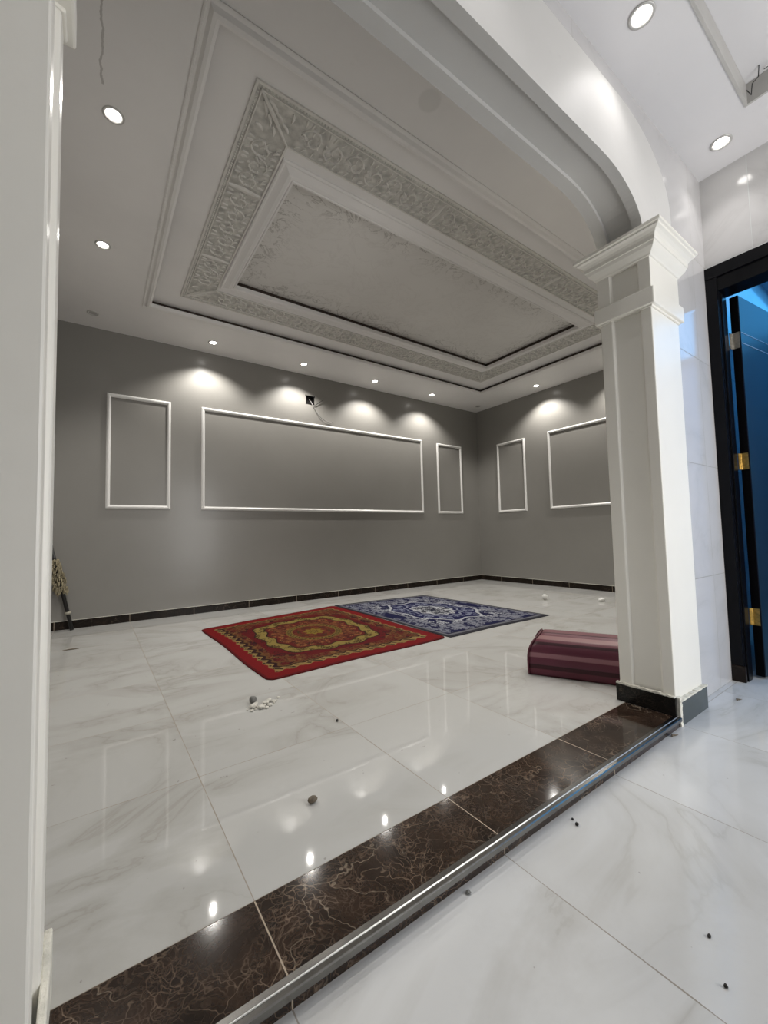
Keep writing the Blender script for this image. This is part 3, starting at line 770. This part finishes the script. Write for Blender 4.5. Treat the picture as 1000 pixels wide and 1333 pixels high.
def red_fn(u, v):
    H, W_ = u.shape; col = np.tile(lin((150, 8, 20), .48), (H, W_, 1))
    au, av = np.abs(u), np.abs(v)
    def put(mask, c): col[mask > .5] = lin(c, .42)
    m = np.maximum(au, av)
    wob = .012*np.sin(u*46)*np.sign(1) + .012*np.sin(v*52)
    mr = m + wob
    fld = mr < .865; put(fld, (60, 12, 16))
    put((mr < .865) & (mr > .825), (196, 160, 96))
    put((np.abs(mr-.845) < .012) & (np.sin((u+v)*75) > .2), (50, 20, 14))
    put((mr < .80) & (mr > .775), (140, 96, 50))
    k = curls(u, v, 4, 170, .035, .075, (0, .8, 0, .8)); put((k > .5) & (mr < .775), (140, 84, 46))
    k = curls(u, v, 31, 120, .018, .034, (0, .78, 0, .78)); put((k > .5) & (mr < .775), (168, 118, 66))
    k = curls(u, v, 5, 90, .03, .06, (0, .78, 0, .78)); put((k > .5) & (mr < .77), (122, 20, 24))
    # red ground inside the corners of frame
    dia = au*.9+av*.9
    rg = (np.maximum(au, av) < .70) & (dia < 1.02); put(rg, (128, 12, 22))
    k = curls(u, v, 9, 60, .03, .05, (0, .7, 0, .7)); put((k > .5) & rg, (88, 24, 20))
    # gold ring, scalloped square
    an = np.arctan2(v, u)
    sq = (au**3.2+av**3.2)**(1/3.2) + .022*np.cos(an*12)
    put((sq < .63) & (sq > .49), (52, 28, 14)); put((sq < .615) & (sq > .508), (186, 160, 84))
    k = curls(u, v, 11, 70, .025, .045, (0, .63, 0, .63)); put((k > .5) & (sq < .615) & (sq > .495), (92, 70, 24))
    put(sq < .49, (124, 30, 24))
    k = curls(u, v, 12, 90, .022, .045, (0, .47, 0, .47)); put((k > .5) & (sq < .46), (150, 90, 52))
    k = curls(u, v, 33, 110, .014, .026, (0, .47, 0, .47)); put((k > .5) & (sq < .46), (196, 128, 70))
    k = curls(u, v, 14, 60, .02, .035, (0, .47, 0, .47)); put((k > .5) & (sq < .46), (82, 40, 20))
    rr = np.hypot(u, v)
    for r0, r1, c in ((.30, .32, (150, 118, 50)), (.26, .30, (72, 58, 26)), (.245, .26, (168, 134, 60)), (0, .245, (116, 32, 26)), (.17, .19, (84, 70, 30))):
        put((rr < r1) & (rr > r0), c)
    put((np.abs(rr-.28) < .014) & (np.sin(an*40) > 0), (176, 140, 66))
    k = curls(u, v, 15, 30, .02, .035, (0, .25, 0, .25)); put((k > .5) & (rr < .24), (150, 76, 38))
    rs = rr + .018*np.cos(an*8); put(rs < .105, (170, 138, 50)); put(rs < .05, (96, 54, 22)); put(rs < .025, (190, 160, 70))
    put(m > .975, (120, 10, 20))
    return col
def blue_fn(u, v):
    H, W_ = u.shape; col = np.tile(lin((20, 24, 78), .5), (H, W_, 1))
    au, av = np.abs(u), np.abs(v); m = np.maximum(au, av)
    def put(mask, c): col[mask > .5] = lin(c, .64)
    an = np.arctan2(v, u); rr = np.hypot(u, v*1.0)
    ivory = (200, 202, 206)
    put(m > .95, (54, 54, 62)); put((m > .91) & (m < .95), (120, 120, 128)); put((m > .90) & (m < .912), (24, 24, 50))
    k = curls(u, v, 21, 120, .035, .075, (.0, .9, .0, .9), .30); put((k > .5) & (m < .90) & (m > .64), (142, 144, 156))
    put((np.abs(m-.66) < .012), (150, 152, 160))
    sq = (au**2.4+av**2.4)**(1/2.4)+.035*np.cos(an*8)
    k = curls(u, v, 22, 80, .03, .06, (0, .7, 0, .7), .28); put((k > .5) & (m < .64) & (sq > .56), ivory)
    put((np.abs(sq-.56) < .016), ivory)
    put((sq < .54), (20, 24, 78))
    el = rr+.02*np.cos(an*12)
    k = curls(u, v, 25, 40, .03, .05, (0, .5, 0, .5), .3); put((k > .5) & (sq < .52) & (el > .40), (150, 155, 175))
    put((np.abs(el-.36) < .014), (150, 154, 170))
    put(el < .29, ivory); k = curls(u, v, 26, 46, .022, .04, (0, .28, 0, .28), .4); put((k > .5) & (el < .27), (34, 36, 56))
    put((np.abs(el-.13) < .01), (30, 32, 60)); put(el < .04, (30, 32, 60))
    return col
ro = rug('red_rug', [(.800, 4.035), (2.306, 4.315), (2.278, 2.395), (.820, 2.345)], 300, 330, red_fn, .07, '', z0=ZF+.004, wav=.006)
ro.location.z = ZF; 
tag(ro, 'red floor rug with gold ring and round medallion, left of the blue rug', 'rug')
bo = rug('blue_rug', [(2.322, 4.338), (3.615, 4.215), (3.632, 2.372), (2.300, 2.385)], 260, 330, blue_fn, .01, '', thick=.004, wav=.003, seed=3)
tag(bo, 'navy floor rug with ivory floral pattern and medallion, right of the red rug', 'rug')

# ------------------------------------------------------------------ bolster
def satin():
    m, nt, b = newmat('burgundy_striped_satin'); a = N(nt, 'ShaderNodeAttribute'); a.attribute_name = 'pattern'
    n = noise(nt, pos(nt), 300, 2); link(nt, mix(nt, .15, a.outputs['Color'], n.outputs[0], 'MULTIPLY'), b.inputs['Base Color'])
    b.inputs['Roughness'].default_value = .42
    b.inputs['Specular IOR Level'].default_value = .4
    return m
M_satin = satin()
BL, BD, BH = .535, .26, .225
ax = Vector((.45, -.893, 0)).normalized()
ang = math.atan2(ax.y, ax.x)
bt = empty('bolster_cushion', (2.045, 1.487, ZF), ang); tag(bt, 'burgundy striped satin arm bolster lying on the floor behind the pillar', 'cushion')
# local x along length, local y to the back (away from the camera), z up
prof = []
for k in range(0, 9): prof.append((0-.010*math.sin(PI*k/8*.9), .012+BH*.52*k/8))
for k in range(1, 13):
    a = PI/2*k/12; prof.append((BD*.42*(1-math.cos(a)), .012+BH*.52+BH*.42*math.sin(a)))
for k in range(1, 7): prof.append((BD*.42+BD*.3*k/6, BH*.94+.012))
for k in range(1, 9):
    a = PI/2*k/8; prof.append((BD*.72+BD*.28*math.sin(a), .012+BH*.94-BH*.35*(1-math.cos(a))))
for k in range(1, 6): prof.append((BD, .012+BH*.59*(1-k/5)))
prof += [(BD-.01, .001), (.012, .001)]
def eoff(z): return .06*(max(0, z/BH-.30)/.7)**3.2
fine = []
for i in range(len(prof)):
    p0, p1 = prof[i], prof[(i+1) % len(prof)]; nn_ = max(1, int(math.dist(p0, p1)/.004))
    for k in range(nn_): fine.append((p0[0]+(p1[0]-p0[0])*k/nn_, p0[1]+(p1[1]-p0[1])*k/nn_))
prof = fine
K = len(prof); NS = 24; v_ = []; f_ = []
for i in range(NS+1):
    s = i/NS; x = BL*s; e_ = min(s, 1-s)*BL; shr = 1-.035*math.exp(-e_/.012)
    for (y, z) in prof:
        of = eoff(z); v_.append((of+(BL-2*of)*s, BD/2+(y-BD/2)*shr, z*shr if z > .002 else z))
for i in range(NS):
    for k in range(K): f_.append((i*K+k, i*K+(k+1) % K, (i+1)*K+(k+1) % K, (i+1)*K+k))
f_.append(tuple(range(K))); f_.append(tuple(range(NS*K, NS*K+K)))
bo_ = fixn(obj('cover', v_, f_, M_satin, bt, smooth=True))
stripes = []
L_ = [0]
for i in range(1, K): L_.append(L_[-1]+math.dist(prof[i], prof[i-1]))
def stripe_highlight_col(s):
    bands = [(0, .030, (96, 44, 58)), (.030, .050, (56, 8, 26)), (.050, .056, (40, 6, 18)), (.056, .098, (92, 46, 60)), (.098, .120, (136, 98, 104)), (.120, .168, (88, 42, 56)), (.168, .186, (52, 8, 24)), (.186, .200, (104, 52, 64)), (.200, .235, (150, 112, 112)), (.235, .27, (104, 56, 66)), (.27, .29, (60, 16, 30)), (.29, .36, (120, 76, 82))]  # palest upper band paints the highlight along the top, the rest are stripes
    for a, b, c in bands:
        if a <= s < b: return lin(c)
    return lin((98, 44, 56))
ca = bo_.data.color_attributes.new('pattern', 'FLOAT_COLOR', 'POINT')
cc = []
for i in range(NS+1):
    for k in range(K): cc += [*stripe_highlight_col(L_[k]), 1.0]
ca.data.foreach_set('color', cc)
M_pipe = simple('burgundy_piping', (.10, .022, .035), .4)
for xe in (.0, BL):
    pts = [(eoff(z) if xe == 0 else BL-eoff(z), BD/2+(y-BD/2)*.985, max(z*.985, .005)) for y, z in prof]
    MB().tube(pts+[pts[0]], .005, 6, cap=False).build('piping', M_pipe, bt, smooth=True)

# ------------------------------------------------------------------ stick with tuft leaning on the left wall
sk = empty('pole', (-.155, 4.85, ZF)); tag(sk, 'thin black pole with a beige shaggy tuft leaning in the left corner', 'pole')
top = Vector((-.225, .06, 1.03)); base_ = Vector((0, 0, .0))
P_ = lambda t: base_.lerp(top, t)
MB().tube([P_(0.003), P_(.5), P_(1)], .016, 10).build('shaft', M_black, sk, smooth=True)
M_knob = simple('pale_knob', (.35, .33, .27), .5)
for t in (.155, .84): MB().tube([P_(t-.012), P_(t-.004), P_(t+.004), P_(t+.012)], [.019, .026, .026, .019], 10).build('pale_ring', M_knob, sk, smooth=True)
tf = MB(); rnd = random.Random(9)
dirv = (top-base_).normalized(); o1 = dirv.orthogonal().normalized(); o2 = dirv.cross(o1)
for k in range(260):
    t = rnd.uniform(.34, .64); a = rnd.uniform(0, 2*PI); L = rnd.uniform(.025, .055)*(1 if .37 < t < .61 else .7)
    d = (o1*math.cos(a)+o2*math.sin(a)); p0 = P_(t)+d*.012; p1 = p0+d*L*.7+Vector((0, 0, -L*.2)); p2 = p1+d*L*.15+Vector((0, 0, -L*.7))
    tf.tube([p0, p1, p2], [.006, .007, .003], 4)
tf.build('tuft', simple('beige_shaggy_yarn', (.30, .26, .17), .9, var=.4, scale=40), sk)

# ------------------------------------------------------------------ small things on the floor
def lump(name, x, y, z, rad, mat, label, cat, sq=(1, 1, 1), rough=.25, seed=1, group=None, sub=2):
    bm = bmesh.new(); bmesh.ops.create_icosphere(bm, subdivisions=sub, radius=rad); rnd = random.Random(seed)
    for v in bm.verts:
        k = 1+rnd.uniform(-rough, rough); v.co = Vector((v.co.x*sq[0]*k, v.co.y*sq[1]*k, v.co.z*sq[2]*k))
    mz = min(v.co.z for v in bm.verts)
    for v in bm.verts: v.co.z -= mz
    me = bpy.data.meshes.new(name); bm.to_mesh(me); bm.free(); me.materials.append(mat)
    for p in me.polygons: p.use_smooth = rough < .15
    o = bpy.data.objects.new(name, me); C.objects.link(o); o.location = (x, y, z); tag(o, label, cat, group); return o
M_tissue = simple('white_tissue', (.72, .71, .68), .8)
M_pebble = simple('brown_pebble', (.14, .11, .075), .6, var=.4, scale=80)
M_speck = simple('dark_speck', (.02, .018, .015), .7)
M_chip = simple('plaster_chip', (.62, .60, .54), .9, var=.15, scale=60)
M_bead = simple('grey_stone', (.16, .16, .15), .5)
lump('tissue_ball', 4.40, 2.93, ZF, .033, M_tissue, 'small round white tissue ball on the floor beyond the blue rug', 'tissue', rough=.08, seed=2)
lump('crumpled_paper', 4.76, 2.435, ZF, .036, M_tissue, 'crumpled white paper lump on the floor near the right wall by the pillar', 'paper', (1.3, .9, .62), .16, 3)
rnd = random.Random(12)
dbp = [(.640, 2.03, .020), (.668, 2.00, .017), (.655, 2.055, .014), (.700, 2.035, .018), (.725, 2.055, .015), (.690, 1.985, .010), (.745, 2.04, .011), (.712, 2.005, .012), (.622, 1.995, .010), (.735, 2.075, .010)]
pm = MB(); pl = empty('plaster_crumbs', (.68, 2.02, ZF)); tag(pl, 'little heap of broken white plaster crumbs on the floor tiles before the red rug', 'plaster crumbs'); pl['kind'] = 'stuff'
vv, ff = [], []
bmx = bmesh.new()
for (x, y, rd) in dbp+[(rnd.gauss(.68, .04), rnd.gauss(2.025, .03), rnd.uniform(.003, .008)) for _ in range(24)]:
    g = bmesh.ops.create_icosphere(bmx, subdivisions=1, radius=rd)
    for v in g['verts']: v.co = Vector((v.co.x*rnd.uniform(.8, 1.2), v.co.y*rnd.uniform(.8, 1.2), v.co.z*.6*rnd.uniform(.8, 1.2)))+Vector((x-.68, y-2.02, rd*.5))
bpy.data.objects.remove(pl)
me = bpy.data.meshes.new('plaster_crumbs'); bmx.to_mesh(me); bmx.free(); me.materials.append(M_chip)
o = bpy.data.objects.new('plaster_crumbs', me); C.objects.link(o); o.location = (.68, 2.02, ZF); tag(o, 'little heap of broken white plaster crumbs on the floor tiles before the red rug', 'plaster crumbs', kind='stuff')
lump('grey_pebble', .655, 2.088, ZF, .018, M_bead, 'round dark grey pebble among the white plaster crumbs', 'pebble', rough=.06, seed=5)
lump('date_stone', .561, 1.209, ZF, .012, M_pebble, 'brown pebble lying alone on the white floor tile in front of the marble step', 'pebble', (1.35, .9, .8), .1, 6)
lump('dirt_speck', .89, 1.651, ZF, .0055, M_speck, 'tiny black speck on the tile near the crossing of four tiles', 'speck', rough=.2, seed=7)
lump('dirt_speck', 1.162, .702, 0, .0050, M_speck, 'tiny black speck on the hall floor beside the step, the larger of two', 'speck', rough=.2, seed=8)
lump('dirt_speck', 1.174, .722, 0, .0035, M_speck, 'tiny black speck on the hall floor beside the step, the smaller of two', 'speck', rough=.2, seed=9)
lump('dirt_speck', .742, .735, 0, .006, M_bead, 'grey crumb on the hall floor against the aluminium step edge', 'speck', (1.2, 1, .5), rough=.2, seed=10)
lump('dirt_speck', 1.068, .359, 0, .0040, M_speck, 'tiny brown crumb on the hall floor tile near the right edge of the photo', 'speck', (1.5, .8, .6), rough=.2, seed=11)
lump('dirt_speck', .976, .307, 0, .0035, M_speck, 'black speck on the hall floor at the lower right of the photo', 'speck', rough=.2, seed=13)
for (x, y, lab) in ((1.972, .738, 'small curled brown wood shaving on the hall floor at the foot of the pillar'), (2.622, .69, 'small curled brown shaving on the hall floor in front of the door')):
    m = MB(); m.tube([(-.018, .004, .003), (-.008, .008, .007), (.004, .004, .004), (.016, -.006, .005)], [.002, .004, .004, .001], 6)
    o = m.build('wood_shaving', M_pebble, smooth=True); o.location = (x, y, 0); tag(o, lab, 'shaving')
m = MB(); m.tube([(-.05, 0, .004), (0, .004, .005), (.05, .0, .004)], [.002, .005, .002], 6)
o = m.build('wood_splinter', M_pebble); o.location = (-.134, 3.98, ZF); tag(o, 'thin brown splinter lying on the floor near the left corner', 'splinter')
